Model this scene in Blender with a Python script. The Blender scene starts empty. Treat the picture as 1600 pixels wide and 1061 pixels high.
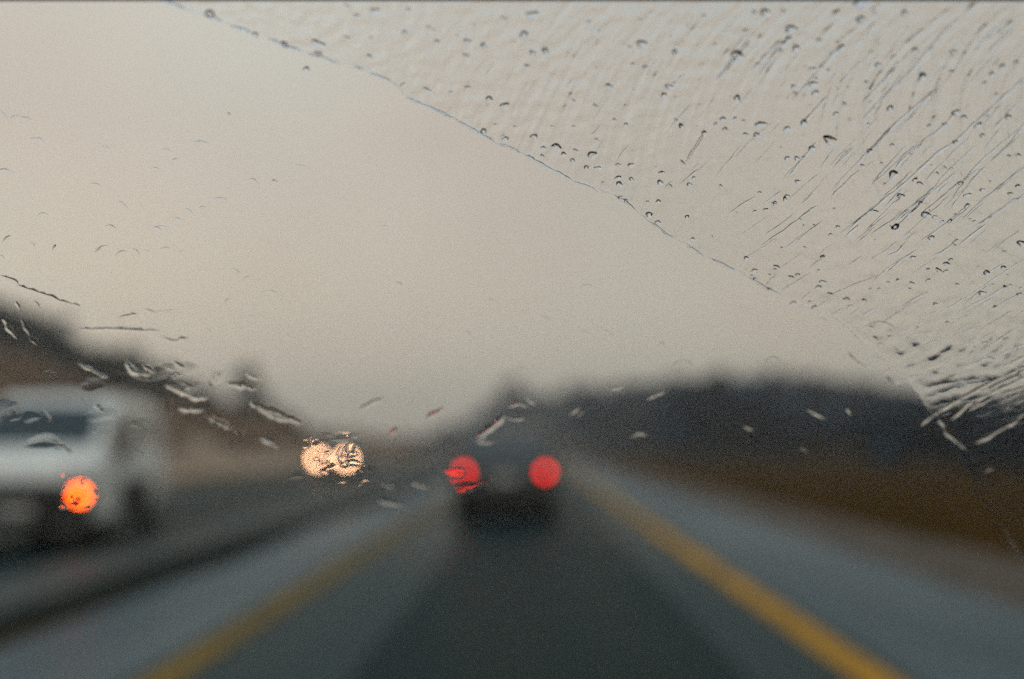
import bpy, bmesh, math, random
from mathutils import Vector, Matrix, noise
R = math.radians
sc = bpy.context.scene
col = sc.collection
rnd = random.Random(7)

# ------------------------------------------------------------------ camera
PITCH = 6.1
EYE = Vector((0.0, 0.0, 1.25))
YAW = 1.215                      # the lane's far end lies a little right of centre
cd = bpy.data.cameras.new('camera'); cam = bpy.data.objects.new('camera', cd); col.objects.link(cam)
cd.lens = 35; cd.sensor_width = 36; cd.clip_start = 0.02; cd.clip_end = 3000
cam.location = EYE
cam.rotation_euler = (R(90 + PITCH), 0, R(YAW))
cd.dof.use_dof = True; cd.dof.focus_distance = 0.492; cd.dof.aperture_fstop = 2.25
sc.camera = cam
CM = Matrix.Translation(EYE) @ cam.rotation_euler.to_matrix().to_4x4()

# ------------------------------------------------------------------ world: rain cloud over a daylight sky
w = bpy.data.worlds.new('World'); sc.world = w; w.use_nodes = True
nt = w.node_tree; nt.nodes.clear()
def N(t, ty, **k):
    n = t.nodes.new(ty)
    for a, b in k.items(): setattr(n, a, b)
    return n
SUN_EL, SUN_AZ = 58, 160
out = N(nt, 'ShaderNodeOutputWorld'); bg = N(nt, 'ShaderNodeBackground'); bg.inputs['Strength'].default_value = 0.1
sky = N(nt, 'ShaderNodeTexSky', sky_type='NISHITA', sun_disc=False, sun_elevation=R(SUN_EL), sun_rotation=R(SUN_AZ))
tc = N(nt, 'ShaderNodeTexCoord'); sep = N(nt, 'ShaderNodeSeparateXYZ'); nt.links.new(tc.outputs['Generated'], sep.inputs[0])
ramp = N(nt, 'ShaderNodeValToRGB'); nt.links.new(sep.outputs['Z'], ramp.inputs[0])
e = ramp.color_ramp.elements
e[0].position = 0.0; e[0].color = (.715, .600, .445, 1)
e[1].position = 1.0; e[1].color = (.46, .55, .66, 1)
for p, c in ((.14, (.675, .566, .440, 1)), (.30, (.600, .512, .430, 1)), (.42, (.600, .555, .490, 1)), (.62, (.53, .56, .58, 1))):
    q = e.new(p); q.color = c
# broad cloud shading: a little darker toward the right
nz = N(nt, 'ShaderNodeTexNoise'); nz.inputs['Scale'].default_value = 2.2; nz.inputs['Detail'].default_value = 3
nt.links.new(tc.outputs['Generated'], nz.inputs['Vector'])
mr = N(nt, 'ShaderNodeMapRange'); nt.links.new(nz.outputs[0], mr.inputs[0])
mr.inputs[1].default_value = .3; mr.inputs[2].default_value = .7; mr.inputs[3].default_value = .90; mr.inputs[4].default_value = 1.06
mx = N(nt, 'ShaderNodeMapRange'); nt.links.new(sep.outputs['X'], mx.inputs[0])
mx.inputs[1].default_value = -.5; mx.inputs[2].default_value = .5; mx.inputs[3].default_value = 1.07; mx.inputs[4].default_value = .80
mm = N(nt, 'ShaderNodeMath', operation='MULTIPLY'); nt.links.new(mr.outputs[0], mm.inputs[0]); nt.links.new(mx.outputs[0], mm.inputs[1])
m10 = N(nt, 'ShaderNodeMath', operation='MULTIPLY'); nt.links.new(mm.outputs[0], m10.inputs[0]); m10.inputs[1].default_value = 11.6
vs = N(nt, 'ShaderNodeVectorMath', operation='SCALE'); nt.links.new(ramp.outputs[0], vs.inputs[0]); nt.links.new(m10.outputs[0], vs.inputs['Scale'])
nb = N(nt, 'ShaderNodeTexNoise'); nb.inputs['Scale'].default_value = 3.1; nb.inputs['Detail'].default_value = 2
mpb = N(nt, 'ShaderNodeMapping'); mpb.inputs['Location'].default_value = (4.3, 1.7, 2.2); nt.links.new(tc.outputs['Generated'], mpb.inputs[0]); nt.links.new(mpb.outputs[0], nb.inputs['Vector'])
rb = N(nt, 'ShaderNodeValToRGB'); rb.color_ramp.elements[0].position = .38; rb.color_ramp.elements[0].color = (1.022, .985, .978, 1); rb.color_ramp.elements[1].position = .62; rb.color_ramp.elements[1].color = (.98, 1.0, 1.01, 1)
nt.links.new(nb.outputs[0], rb.inputs[0])
vt = N(nt, 'ShaderNodeVectorMath', operation='MULTIPLY'); nt.links.new(vs.outputs[0], vt.inputs[0]); nt.links.new(rb.outputs[0], vt.inputs[1]); vs = vt
mix = N(nt, 'ShaderNodeMixRGB'); mix.inputs[0].default_value = .93
nt.links.new(sky.outputs[0], mix.inputs[1]); nt.links.new(vs.outputs[0], mix.inputs[2])
nt.links.new(mix.outputs[0], bg.inputs['Color']); nt.links.new(bg.outputs[0], out.inputs[0])

sl = bpy.data.lights.new('sun', 'SUN'); sl.energy = 0.5; sl.angle = R(50); sl.color = (1, .96, .9)
so = bpy.data.objects.new('sun', sl); col.objects.link(so); so.rotation_euler = (R(90 - SUN_EL), 0, R(180 - SUN_AZ)); so.location = (0, 0, 30)
sc.view_settings.view_transform = 'Standard'; sc.view_settings.look = 'None'
sc.view_settings.exposure = 0; sc.view_settings.gamma = 1
sc.cycles.use_denoising = False; sc.cycles.adaptive_threshold = .03; sc.cycles.adaptive_min_samples = 56
sc.cycles.max_bounces = 10; sc.cycles.transmission_bounces = 8; sc.cycles.transparent_max_bounces = 16
sc.cycles.volume_bounces = 1; sc.cycles.diffuse_bounces = 3; sc.cycles.sample_clamp_indirect = 6
sc.cycles.caustics_refractive = True

# ------------------------------------------------------------------ helpers
def mat(name, c, rough=.6, metal=0, spec=.5, c2=None, scale=5, emit=None, estr=0, bump=0, bscale=40, coat=0, rough2=None, stretch=None):
    m = bpy.data.materials.new(name); m.use_nodes = True
    t = m.node_tree; b = t.nodes['Principled BSDF']
    b.inputs['Base Color'].default_value = (*c, 1); b.inputs['Roughness'].default_value = rough
    b.inputs['Metallic'].default_value = metal; b.inputs['Specular IOR Level'].default_value = spec
    b.inputs['Coat Weight'].default_value = coat
    tcn = N(t, 'ShaderNodeTexCoord'); mp = N(t, 'ShaderNodeMapping'); t.links.new(tcn.outputs['Object'], mp.inputs[0])
    if stretch: mp.inputs['Scale'].default_value = stretch
    if c2:
        n = N(t, 'ShaderNodeTexNoise'); n.inputs['Scale'].default_value = scale; n.inputs['Detail'].default_value = 6
        t.links.new(mp.outputs[0], n.inputs['Vector'])
        r = N(t, 'ShaderNodeValToRGB'); r.color_ramp.elements[0].position = .35; r.color_ramp.elements[1].position = .65
        r.color_ramp.elements[0].color = (*c, 1); r.color_ramp.elements[1].color = (*c2, 1)
        t.links.new(n.outputs[0], r.inputs[0]); t.links.new(r.outputs[0], b.inputs['Base Color'])
        if rough2 is not None:
            q = N(t, 'ShaderNodeMapRange'); q.inputs[1].default_value = .35; q.inputs[2].default_value = .65
            q.inputs[3].default_value = rough; q.inputs[4].default_value = rough2
            t.links.new(n.outputs[0], q.inputs[0]); t.links.new(q.outputs[0], b.inputs['Roughness'])
    if bump:
        n = N(t, 'ShaderNodeTexNoise'); n.inputs['Scale'].default_value = bscale; n.inputs['Detail'].default_value = 4
        t.links.new(tcn.outputs['Object'], n.inputs['Vector'])
        bp = N(t, 'ShaderNodeBump'); bp.inputs['Strength'].default_value = bump; bp.inputs['Distance'].default_value = .02
        t.links.new(n.outputs[0], bp.inputs['Height']); t.links.new(bp.outputs[0], b.inputs['Normal'])
    if emit:
        b.inputs['Emission Color'].default_value = (*emit, 1); b.inputs['Emission Strength'].default_value = estr
    return m

def link(name, bm, m, parent=None, smooth=False):
    me = bpy.data.meshes.new(name); bm.normal_update(); bm.to_mesh(me); bm.free()
    for mt in (m if isinstance(m, (list, tuple)) else [m]): me.materials.append(mt)
    if smooth: me.polygons.foreach_set('use_smooth', [True] * len(me.polygons))
    o = bpy.data.objects.new(name, me); col.objects.link(o); o.parent = parent
    return o
def tag(o, label=None, cat=None, group=None, kind=None):
    for k, v in (('label', label), ('category', cat), ('group', group), ('kind', kind)):
        if v: o[k] = v
    return o
def empty(name, loc, rz=0):
    o = bpy.data.objects.new(name, None); col.objects.link(o); o.location = loc; o.rotation_euler = (0, 0, rz); o.empty_display_size = .2
    return o
def box(bm, c, s, bev=0, rot=None):
    r = bmesh.ops.create_cube(bm, size=1); vs_ = r['verts']
    bmesh.ops.scale(bm, vec=s, verts=vs_)
    if bev: 
        es = list({e_ for v in vs_ for e_ in v.link_edges})
        g = bmesh.ops.bevel(bm, geom=es, offset=bev, segments=2, affect='EDGES', profile=.6); vs_ = list({v for f in g['faces'] for v in f.verts} | {v for v in vs_ if v.is_valid})
    if rot: bmesh.ops.rotate(bm, cent=(0, 0, 0), matrix=rot, verts=vs_)
    bmesh.ops.translate(bm, vec=c, verts=vs_)
def strip(x0, x1, y0, y1, z, nx=1, ny=60, wob=0, thick=0):
    bm = bmesh.new(); rows = []
    for j in range(ny + 1):
        y = y0 + (y1 - y0) * (j / ny) ** 2.0
        o_ = [x0 + (x1 - x0) * i / nx for i in range(nx + 1)]
        o_[0] += wob * noise.noise(Vector((x0, y * .35, 0))); o_[-1] += wob * noise.noise(Vector((x1, y * .35, 5)))
        rows.append([bm.verts.new((x, y, z)) for x in o_])
    for j in range(ny):
        for i in range(nx):
            bm.faces.new((rows[j][i], rows[j][i + 1], rows[j + 1][i + 1], rows[j + 1][i]))
    return bm
def sst(a, b, x):
    t = max(0, min(1, (x - a) / (b - a))); return t * t * (3 - 2 * t)

# ------------------------------------------------------------------ ground, roads, lines
def hgt(x, y):
    # flat by the roads, a steep wooded hillside to the left that ends about 120 m ahead, a long low hill to the right
    n = noise.noise(Vector((x * .03, y * .03, 1.3)))
    h = 0
    if x < -11.5:
        h += .27 * min(-x - 11.5, 40) * (1 - sst(88, 128, y)) * (1 + .25 * n)
    if x > 14 or y > 190:
        rise = sst(14, 40, x) * sst(62, 125, y)
        h += (3.2 + 1.5 * n) * rise
        h += 9 * sst(60, 200, x) * sst(30, 140, y) * .3
    if y > 250: h += (6 + 3 * n) * sst(250, 520, y) * (1 if abs(x) > 0 else 1)
    if 4.2 < x: h -= .10 * sst(5.3, 7.5, x) * (1 - sst(30, 60, y))
    return h
bm = bmesh.new()
xs = [-600, -400, -260, -180, -130, -100, -80, -66, -56, -48, -42, -36, -31, -27, -23, -20, -17, -14, -11.5, -9, -6, -4, -2, 0, 2, 3.5, 4.2, 5, 6, 7.5, 9, 12, 14, 17, 20, 24, 28, 33, 40, 48, 58, 70, 85, 100, 130, 170, 230, 320, 450, 600]
ys = [-60, -40, -25, -15, -8, 0, 4, 8, 12, 16, 20, 25, 30, 36, 42, 50, 58, 66, 74, 82, 90, 98, 106, 114, 122, 130, 140, 152, 166, 182, 200, 225, 255, 290, 330, 380, 440, 520, 640, 800, 1000]
g = [[bm.verts.new((x, y, hgt(x, y))) for x in xs] for y in ys]
for j in range(len(ys) - 1):
    for i in range(len(xs) - 1): bm.faces.new((g[j][i], g[j][i + 1], g[j + 1][i + 1], g[j + 1][i]))
M_ground = mat('wet brown rough grass', (.030, .016, .003), .95, spec=0, c2=(.066, .035, .008), scale=.6, bump=.5, bscale=9)
o = link('ground', bm, M_ground, smooth=True); tag(o, kind='structure')
M_asph = mat('wet blue grey asphalt', (.010, .029, .031), .40, spec=.07, c2=(.019, .044, .047), scale=.8, rough2=.55, bump=.25, bscale=60, stretch=(1, .12, 1))
M_asph_dark = mat('darker asphalt', (.004, .017, .0175), .40, spec=.025, c2=(.009, .026, .027), scale=.9, rough2=.55, bump=.25, bscale=70, stretch=(1.2, .1, 1))  # darker asphalt for the lane middle and the opposite road
M_sh = mat('wet shoulder asphalt with painted sky blue', (.028, .062, .078), .5, spec=.14, c2=(.050, .090, .106), scale=.7, rough2=.38, bump=.2, bscale=50, stretch=(1, .15, 1))  # blue sky reflection on the wet shoulder is put into the base colour
M_verge = mat('pale brown gravel verge', (.085, .070, .055), .9, spec=.02, c2=(.130, .108, .088), scale=2, bump=.6, bscale=30)
M_med = mat('dark wet median turf', (.006, .011, .009), .95, spec=.03, c2=(.022, .028, .024), scale=1.5, bump=.6, bscale=20)
M_gut = mat('pale wet concrete edge', (.024, .036, .035), .6, spec=.10, c2=(.078, .092, .086), scale=1.2, bump=.15, bscale=40)
M_yel = mat('worn yellow road paint', (.27, .140, .022), .7, spec=.05, c2=(.52, .265, .026), scale=1.3, bump=.1, bscale=50)
M_yel2 = mat('faded yellow road paint', (.11, .078, .030), .7, spec=.05, c2=(.24, .150, .032), scale=1.1, bump=.1, bscale=50)
tag(link('road', strip(-2.75, 3.72, -30, 420, .012, 6), M_asph), kind='structure')
tag(link('road_centre_dark', strip(-1.0, 1.15, -30, 420, .016, 3, wob=.12), M_asph_dark), kind='structure')
tag(link('road_shoulder', strip(2.02, 3.72, -30, 420, .016, 2, wob=.1), M_sh), kind='structure')
tag(link('road_shoulder_left', strip(-3.30, -2.15, -30, 420, .016, 2, wob=.1), M_sh), kind='structure')
tag(link('verge', strip(3.72, 5.35, -30, 300, .008, 2, wob=.3), M_verge), kind='structure')
tag(link('median', strip(-3.98, -3.30, -30, 420, .020, 2, wob=.55), M_med), kind='structure')
tag(link('gutter', strip(-5.1, -3.98, -30, 420, .016, 2, wob=.15), M_gut), kind='structure')
tag(link('opposite_road', strip(-10.4, -5.1, -30, 420, .012, 4), M_asph_dark), kind='structure')
tag(link('opposite_verge', strip(-11.8, -10.4, -30, 400, .012, 2, wob=.3), M_gut), kind='structure')
tag(link('yellow_edge_line', strip(1.71, 1.93, -30, 400, .020, 1, wob=.015), M_yel), kind='structure')
tag(link('yellow_centre_line', strip(-2.08, -1.88, -30, 400, .020, 1, wob=.02), M_yel2), kind='structure')

M_soil = mat('bare brown bank earth with painted mist', (.26, .195, .14), .95, spec=0, c2=(.38, .29, .21), scale=.25, bump=.4, bscale=6)  # brown earth, its colour lightened to stand in for mist
bm = bmesh.new(); bx_ = [-11.9 - 1.6 * i for i in range(17)]; by_ = [26 + 4 * j for j in range(27)]
g = [[bm.verts.new((x, y, hgt(x, y) + .09 + (0 if 0 < i < 16 and 0 < j < 26 else -.06))) for i, x in enumerate(bx_)] for j, y in enumerate(by_)]
for j in range(26):
    for i in range(16): bm.faces.new((g[j][i + 1], g[j][i], g[j + 1][i], g[j + 1][i + 1]))
tag(link('bank', bm, M_soil, smooth=True), kind='structure')

# ------------------------------------------------------------------ woods and trees
M_bark = mat('dark wet bark', (.045, .038, .030), .9, c2=(.07, .06, .05), scale=6, bump=.5, bscale=20)
M_leafL = mat('grey green foliage', (.028, .048, .044), .9, spec=0, c2=(.052, .076, .066), scale=.5)
M_leafR = mat('green foliage with painted haze blue', (.024, .060, .100), .9, spec=0, c2=(.042, .092, .138), scale=.4)  # blue of the haze over the wood is put into the leaf colour
M_bank = mat('bare brown bank scrub with painted mist', (.30, .225, .165), .95, spec=0, c2=(.42, .32, .24), scale=.7)  # brown scrub with the paleness of mist painted into it
def trunk(bm, x, y, z, h, r):
    a = bmesh.ops.create_cone(bm, cap_ends=True, segments=7, radius1=r, radius2=r * .35, depth=h)
    bmesh.ops.translate(bm, vec=(x, y, z + h / 2 - .1), verts=a['verts'])
def crown(bm, x, y, z, rx, rz, n, s, rg):
    lobes = [(rg.uniform(-.6, .6) * rx, rg.uniform(-.6, .6) * rx, rg.uniform(-.55, .7) * rz, rg.uniform(.35, .6)) for _ in range(7)]
    for _ in range(n):
        l = rg.choice(lobes); d = Vector((rg.gauss(0, 1), rg.gauss(0, 1), rg.gauss(0, 1))).normalized() * (rg.random() ** .45)
        c = Vector((x + l[0] + d.x * rx * l[3], y + l[1] + d.y * rx * l[3], z + l[2] + d.z * rz * l[3]))
        u = Vector((rg.gauss(0, 1), rg.gauss(0, 1), rg.gauss(0, .6))).normalized(); v = u.cross(Vector((rg.random(), rg.random(), 1))).normalized()
        k = s * rg.uniform(.6, 1.3)
        bm.faces.new([bm.verts.new(c + u * k * a + v * k * b) for a, b in ((-1, -.2), (.1, -.7), (1, .1), (-.1, .8))])
def wood(name, spots, m, label, n, s):
    bt, bc = bmesh.new(), bmesh.new(); rg = random.Random(len(spots))
    for x, y, h, r in spots:
        z = hgt(x, y); trunk(bc, x, y, z, h * .6, .12 + h * .012)
        for f in bc.faces:
            if f.material_index == 0 and len(f.verts) > 0 and f.index == -1: pass
        k0 = len(bc.faces)
        crown(bc, x, y, z + h * .58, r, h * .46, n, s, rg)
    bt.free()
    o = link(name, bc, m); tag(o, label, 'wood', kind='stuff'); return o
spL = []
for _ in range(150):
    x = -rnd.uniform(20, 95); y = rnd.uniform(58, 118)
    top = .5 + 3.0 * sst(22, 42, -x)
    spL.append((x, y, max(1.6, top * rnd.uniform(.8, 1.2)), 1.8 + top * .25))
wood('hillside_wood', spL, M_leafL, 'grey green wood covering the steep hillside on the left', 130, .55)
spB = [(-rnd.uniform(12.5, 30), rnd.uniform(36, 112), rnd.uniform(.8, 1.6), rnd.uniform(1, 1.9)) for _ in range(130)]
o = wood('bank_scrub', spB, M_bank, 'bare brown scrub with painted mist paleness on the bank between oncoming car and white van', 60, .3); o['category'] = 'scrub'
spR = []
for _ in range(330):
    y = rnd.uniform(78, 175); x = rnd.uniform(12 + (y - 78) * .12, 120)
    q = x / y
    top = 4.0 + 3.4 * math.exp(-((q - .20) / .13) ** 2) * (y / 110) - 1.6 * sst(.36, .5, q)
    spR.append((x, y, top * rnd.uniform(.92, 1.06), 3.4))
for _ in range(90):
    y = rnd.uniform(130, 185); x = rnd.uniform(7, 34)
    spR.append((x, y, (y * .060 + 1.0 - hgt(x, y)) * rnd.uniform(.92, 1.04), 3.6))
for x in range(18, 90, 2): spR.append((x + rnd.uniform(-1, 1), 46 + rnd.uniform(-2, 5), rnd.uniform(2.2, 3.2), 1.8))
for x in range(11, 125, 3): spR.append((x + rnd.uniform(-1, 1), 76 + rnd.uniform(-2, 3), rnd.uniform(4.0, 5.4), 2.4))
wood('dark_wood', spR, M_leafR, 'dark green wood with haze blue in its colour across the field on the right', 110, .75)
spF = [(rnd.uniform(-26, 48), rnd.uniform(225, 262), 0, 4.5) for _ in range(110)]
spF = [(x, y, max(3.5, 12.5 * sst(-30, -4, x) * rnd.uniform(.85, 1.1)), r) for x, y, _, r in spF]
wood('distant_wood', spF, M_leafR, 'hazy wood where the road runs out of sight', 100, 1.2)
def tree(name, x, y, h, r, m, label, cat='tree'):
    z = hgt(x, y); root = empty(name, (x, y, z)); tag(root, label, cat)
    b = bmesh.new(); trunk(b, 0, 0, 0, h * .75, .1 + h * .018)
    for k in range(6):
        a = bmesh.ops.create_cone(b, cap_ends=True, segments=5, radius1=.07, radius2=.02, depth=h * .35)
        bmesh.ops.rotate(b, cent=(0, 0, 0), matrix=Matrix.Rotation(R(48), 3, 'X'), verts=a['verts'])
        bmesh.ops.translate(b, vec=(0, -h * .12, h * (.38 + .05 * k)), verts=a['verts'])
        bmesh.ops.rotate(b, cent=(0, 0, 0), matrix=Matrix.Rotation(k * 2.1, 3, 'Z'), verts=a['verts'])
    link('trunk', b, M_bark, root)
    b = bmesh.new(); crown(b, 0, 0, h * .64, r, h * .40, 900, .26 if h < 9 else .5, random.Random(int(h * 10)))
    link('crown', b, m, root)
tree('leafy_tree', -29.6, 104, 6.3, 2.3, M_leafL, 'bushy tree standing up from the foot of the left hillside')
tree('tall_tree', -2.2, 196, 14.2, 4.6, M_leafR, 'round topped tree rising behind the dark car ahead')

# ------------------------------------------------------------------ vehicles
M_tyre = mat('black tyre rubber', (.012, .012, .013), .8, spec=.3)
M_rim = mat('grey wheel metal', (.35, .36, .37), .35, metal=.8)
M_glass = mat('dark car glass', (.004, .018, .020), .08, spec=.6)
M_black = mat('black plastic trim', (.012, .013, .014), .6)
M_chrome = mat('bright trim', (.5, .5, .5), .2, metal=1)
M_plate = mat('pale number plate', (.45, .45, .42), .5)
M_amber = mat('lit amber lamp', (.4, .12, .01), .3, emit=(1, .10, .003), estr=22)
M_red = mat('lit red lamp', (.3, .01, .01), .3, emit=(1, .018, .012), estr=7.8)
M_reddim = mat('red lamp lens', (.20, .006, .006), .25)
M_head = mat('lit warm headlamp', (.8, .7, .6), .2, emit=(1, .50, .27), estr=23)
M_amberoff = mat('amber lens', (.35, .12, .02), .25)
M_clear = mat('clear lamp lens', (.55, .56, .56), .12)

def section(w_, z0, z1, r, n=4):
    r = min(r, (z1 - z0) * .48, w_ * .48); pts = []
    for cx, cz, a0 in ((w_ - r, z0 + r, -90), (w_ - r, z1 - r, 0), (-w_ + r, z1 - r, 90), (-w_ + r, z0 + r, 180)):
        for k in range(n + 1):
            a = R(a0 + 90 * k / n); pts.append((cx + r * math.cos(a), cz + r * math.sin(a)))
    return pts
def loft(secs):
    bm = bmesh.new(); rows = [[bm.verts.new((x, y, z)) for x, z in s] for y, s in secs]
    n = len(rows[0])
    for a, b in zip(rows, rows[1:]):
        for i in range(n): bm.faces.new((a[i], a[(i + 1) % n], b[(i + 1) % n], b[i]))
    bm.faces.new(rows[0]); bm.faces.new(rows[-1][::-1])
    bmesh.ops.recalc_face_normals(bm, faces=bm.faces)
    return bm
def interp(tab, y):
    for a, b in zip(tab, tab[1:]):
        if a[0] <= y <= b[0]:
            t = (y - a[0]) / (b[0] - a[0]); t = t * t * (3 - 2 * t) * .4 + t * .6
            return [p + (q - p) * t for p, q in zip(a[1:], b[1:])]
    return list(tab[-1][1:]) if y > tab[-1][0] else list(tab[0][1:])
def lower_body(tab, m, parent, name='body'):
    y0, y1 = tab[0][0], tab[-1][0]; n = 44
    secs = []
    for k in range(n + 1):
        y = y0 + (y1 - y0) * k / n; w_, z0, z1 = interp(tab, y); secs.append((y, section(w_, z0, z1, .13)))
    return link(name, loft(secs), m, parent, True)
def wheel(x, y, r, parent):
    s = 1 if x > 0 else -1
    b = bmesh.new(); prof = [(-.10, r * .62), (-.10, r * .9), (-.08, r * .98), (0, r), (.08, r * .98), (.10, r * .9), (.10, r * .62)]
    rows = [[b.verts.new((px_, pr * math.cos(6.2832 * k / 28), pr * math.sin(6.2832 * k / 28))) for k in range(28)] for px_, pr in prof]
    for q, u in zip(rows, rows[1:] + rows[:1]):
        for k in range(28): b.faces.new((q[k], q[(k + 1) % 28], u[(k + 1) % 28], u[k]))
    bmesh.ops.recalc_face_normals(b, faces=b.faces)
    root = link('wheel', b, M_tyre, parent, True); root.location = (x, y, r)
    b = bmesh.new()
    a = bmesh.ops.create_cone(b, cap_ends=True, segments=28, radius1=r * .61, radius2=r * .56, depth=.05)
    bmesh.ops.rotate(b, cent=(0, 0, 0), matrix=Matrix.Rotation(R(90), 3, 'Y'), verts=a['verts'])
    bmesh.ops.translate(b, vec=(s * .04, 0, 0), verts=a['verts'])
    for k in range(5): box(b, (0, 0, 0), (.03, .05, r * 1.08), .008, Matrix.Rotation(k * math.pi / 5, 3, 'X')); 
    for v in b.verts:
        if abs(v.co.x) < .016: v.co.x += s * .075
    link('rim', b, M_rim, root)
def patch(G, u0, u1, v0, v1, m, parent, name, nu=8, nv=6, off=.007):
    b = bmesh.new(); top = []; bot = []
    for i in range(nu + 1):
        ta, tb = [], []
        for j in range(nv + 1):
            u = u0 + (u1 - u0) * i / nu; v = v0 + (v1 - v0) * j / nv
            p = G(u, v); du = (G(u + .01, v) - G(u - .01, v)); dv = (G(u, v + .01) - G(u, v - .01)); n = du.cross(dv)
            n = n.normalized() if n.length > 1e-9 else Vector((0, 0, 1))
            if n.dot(p - Vector((0, p.y, 1.0))) < 0: n = -n
            ta.append(b.verts.new(p + n * off)); tb.append(b.verts.new(p - n * .01))
        top.append(ta); bot.append(tb)
    for i in range(nu):
        for j in range(nv):
            b.faces.new((top[i][j], top[i + 1][j], top[i + 1][j + 1], top[i][j + 1])); b.faces.new((bot[i][j], bot[i][j + 1], bot[i + 1][j + 1], bot[i + 1][j]))
    for i in range(nu):
        for j in (0, nv): b.faces.new((top[i][j], top[i + 1][j], bot[i + 1][j], bot[i][j]))
    for j in range(nv):
        for i in (0, nu): b.faces.new((top[i][j], top[i][j + 1], bot[i][j + 1], bot[i][j]))
    bmesh.ops.recalc_face_normals(b, faces=b.faces)
    return link(name, b, m, parent)
def lens(name, c, s, m, parent, bev=.02):
    b = bmesh.new(); box(b, (0, 0, 0), s, bev); o = link(name, b, m, parent, True); o.location = c; return o
def round_lamp(name, c, r, m, parent, facing):
    b = bmesh.new(); rows = []
    for k in range(7):
        a = R(90 * k / 6); rr = r * math.cos(a) if k < 6 else .0005
        rows.append([b.verts.new((rr * math.cos(6.2832 * j / 24), facing * (.02 + .03 * math.sin(a)), rr * math.sin(6.2832 * j / 24))) for j in range(24)])
    back = [b.verts.new((r * math.cos(6.2832 * j / 24), -facing * .04, r * math.sin(6.2832 * j / 24))) for j in range(24)]
    rows.insert(0, back)
    for q, u in zip(rows, rows[1:]):
        for j in range(24): b.faces.new((q[j], q[(j + 1) % 24], u[(j + 1) % 24], u[j]))
    b.faces.new(back[::-1]); b.faces.new(rows[-1]); bmesh.ops.recalc_face_normals(b, faces=b.faces)
    o = link(name, b, m, parent, True); o.location = c; return o

def vehicle(name, loc, rz, label, cat, paint, tab, gh, wheels, rwheel=.31):
    """tab: (y, half width, z bottom, z top) ; gh: greenhouse stations (y, half width low, half width top, z low, z top)"""
    root = empty(name, loc, rz); tag(root, label, cat)
    body = lower_body(tab, paint, root)
    y0, y1 = gh[0][0], gh[-1][0]
    def sec(y):
        wl, wt, zl, zt = interp(gh, y); return wl, wt, zl, zt
    def G(u, v):
        y = y0 + (y1 - y0) * u; wl, wt, zl, zt = sec(y)
        pts = [(-wl, zl), (-wt, zt - .07 * min(1, (zt - zl) / .3)), (-wt + .10, zt), (0, zt + .02), (wt - .10, zt), (wt, zt - .07 * min(1, (zt - zl) / .3)), (wl, zl)]
        t = max(0, min(.99999, v)) * 6; i = int(t); f = t - i
        return Vector((pts[i][0] * (1 - f) + pts[i + 1][0] * f, y, pts[i][1] * (1 - f) + pts[i + 1][1] * f))
    b = bmesh.new(); nu = 40; vv = [0, 1 / 12, 1 / 6, .25, 1 / 3, .5, 2 / 3, .75, 5 / 6, 11 / 12, .99999]
    rows = [[b.verts.new(G(i / nu, v)) for v in vv] for i in range(nu + 1)]
    for i in range(nu):
        for j in range(len(vv) - 1): b.faces.new((rows[i][j], rows[i][j + 1], rows[i + 1][j + 1], rows[i + 1][j]))
    for r_ in (rows[0], rows[-1]): b.faces.new(r_)
    bmesh.ops.recalc_face_normals(b, faces=b.faces)
    link('roof', b, paint, root)
    for x, y in wheels: wheel(x, y, rwheel, root)
    return root, G, body
def U(gh, y): return (y - gh[0][0]) / (gh[-1][0] - gh[0][0])

# dark hatchback ahead (front = +Y)
M_dark = mat('dark green grey car paint', (.012, .022, .022), .35, spec=.4, coat=.3)
tab = [(-1.95, .70, .32, .78), (-1.88, .82, .24, .92), (-1.5, .86, .20, .97), (-.4, .87, .18, .95), (.8, .87, .18, .94), (1.5, .84, .2, .84), (1.9, .74, .24, .70), (2.0, .60, .32, .60)]
gh = [(-1.86, .78, .74, .90, .92), (-1.42, .80, .64, .92, 1.46), (-.9, .82, .64, .93, 1.55), (.1, .82, .65, .93, 1.56), (.45, .82, .65, .92, 1.50), (1.2, .80, .72, .90, .93)]
gh[0] = (-1.86, .78, .74, .88, .93)
car, G, body = vehicle('leading_car', (-.47, 18.4, .02), 0, 'dark car driving ahead in our lane with both red tail lamps lit', 'car', M_dark, tab, gh, ((-.76, -1.25), (.76, -1.25), (-.76, 1.3), (.76, 1.3)))
patch(G, U(gh, -1.78), U(gh, -1.46), .34, .66, M_glass, car, 'rear_window')
patch(G, U(gh, .5), U(gh, 1.1), .34, .66, M_glass, car, 'front_window')
for a, b_ in ((.025, .13), (.87, .975)):
    patch(G, U(gh, -1.3), U(gh, -.35), a, b_, M_glass, car, 'side_window'); patch(G, U(gh, -.27), U(gh, .6), a, b_, M_glass, car, 'side_window')
bp = lens('bumper', (0, -1.93, .44), (1.60, .16, .22), M_black, car, .05)
lens('number_plate', (0, -1.985, .70), (.44, .02, .13), M_plate, car, .004)
for s in (-1, 1):
    h_ = lens('lamp_housing', (s * .70, -1.90, .80), (.22, .14, .24), M_reddim, car, .03)
    round_lamp('tail_lamp', (s * .665, -1.965, .80), .062, M_red, car, -1)
    lens('wing_mirror', (s * .95, .72, .98), (.18, .09, .13), M_dark, car, .03)
    lens('exhaust_pipe', (.5, -1.99, .25), (.06, .12, .06), M_chrome, car, .02) if s > 0 else None

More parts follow.
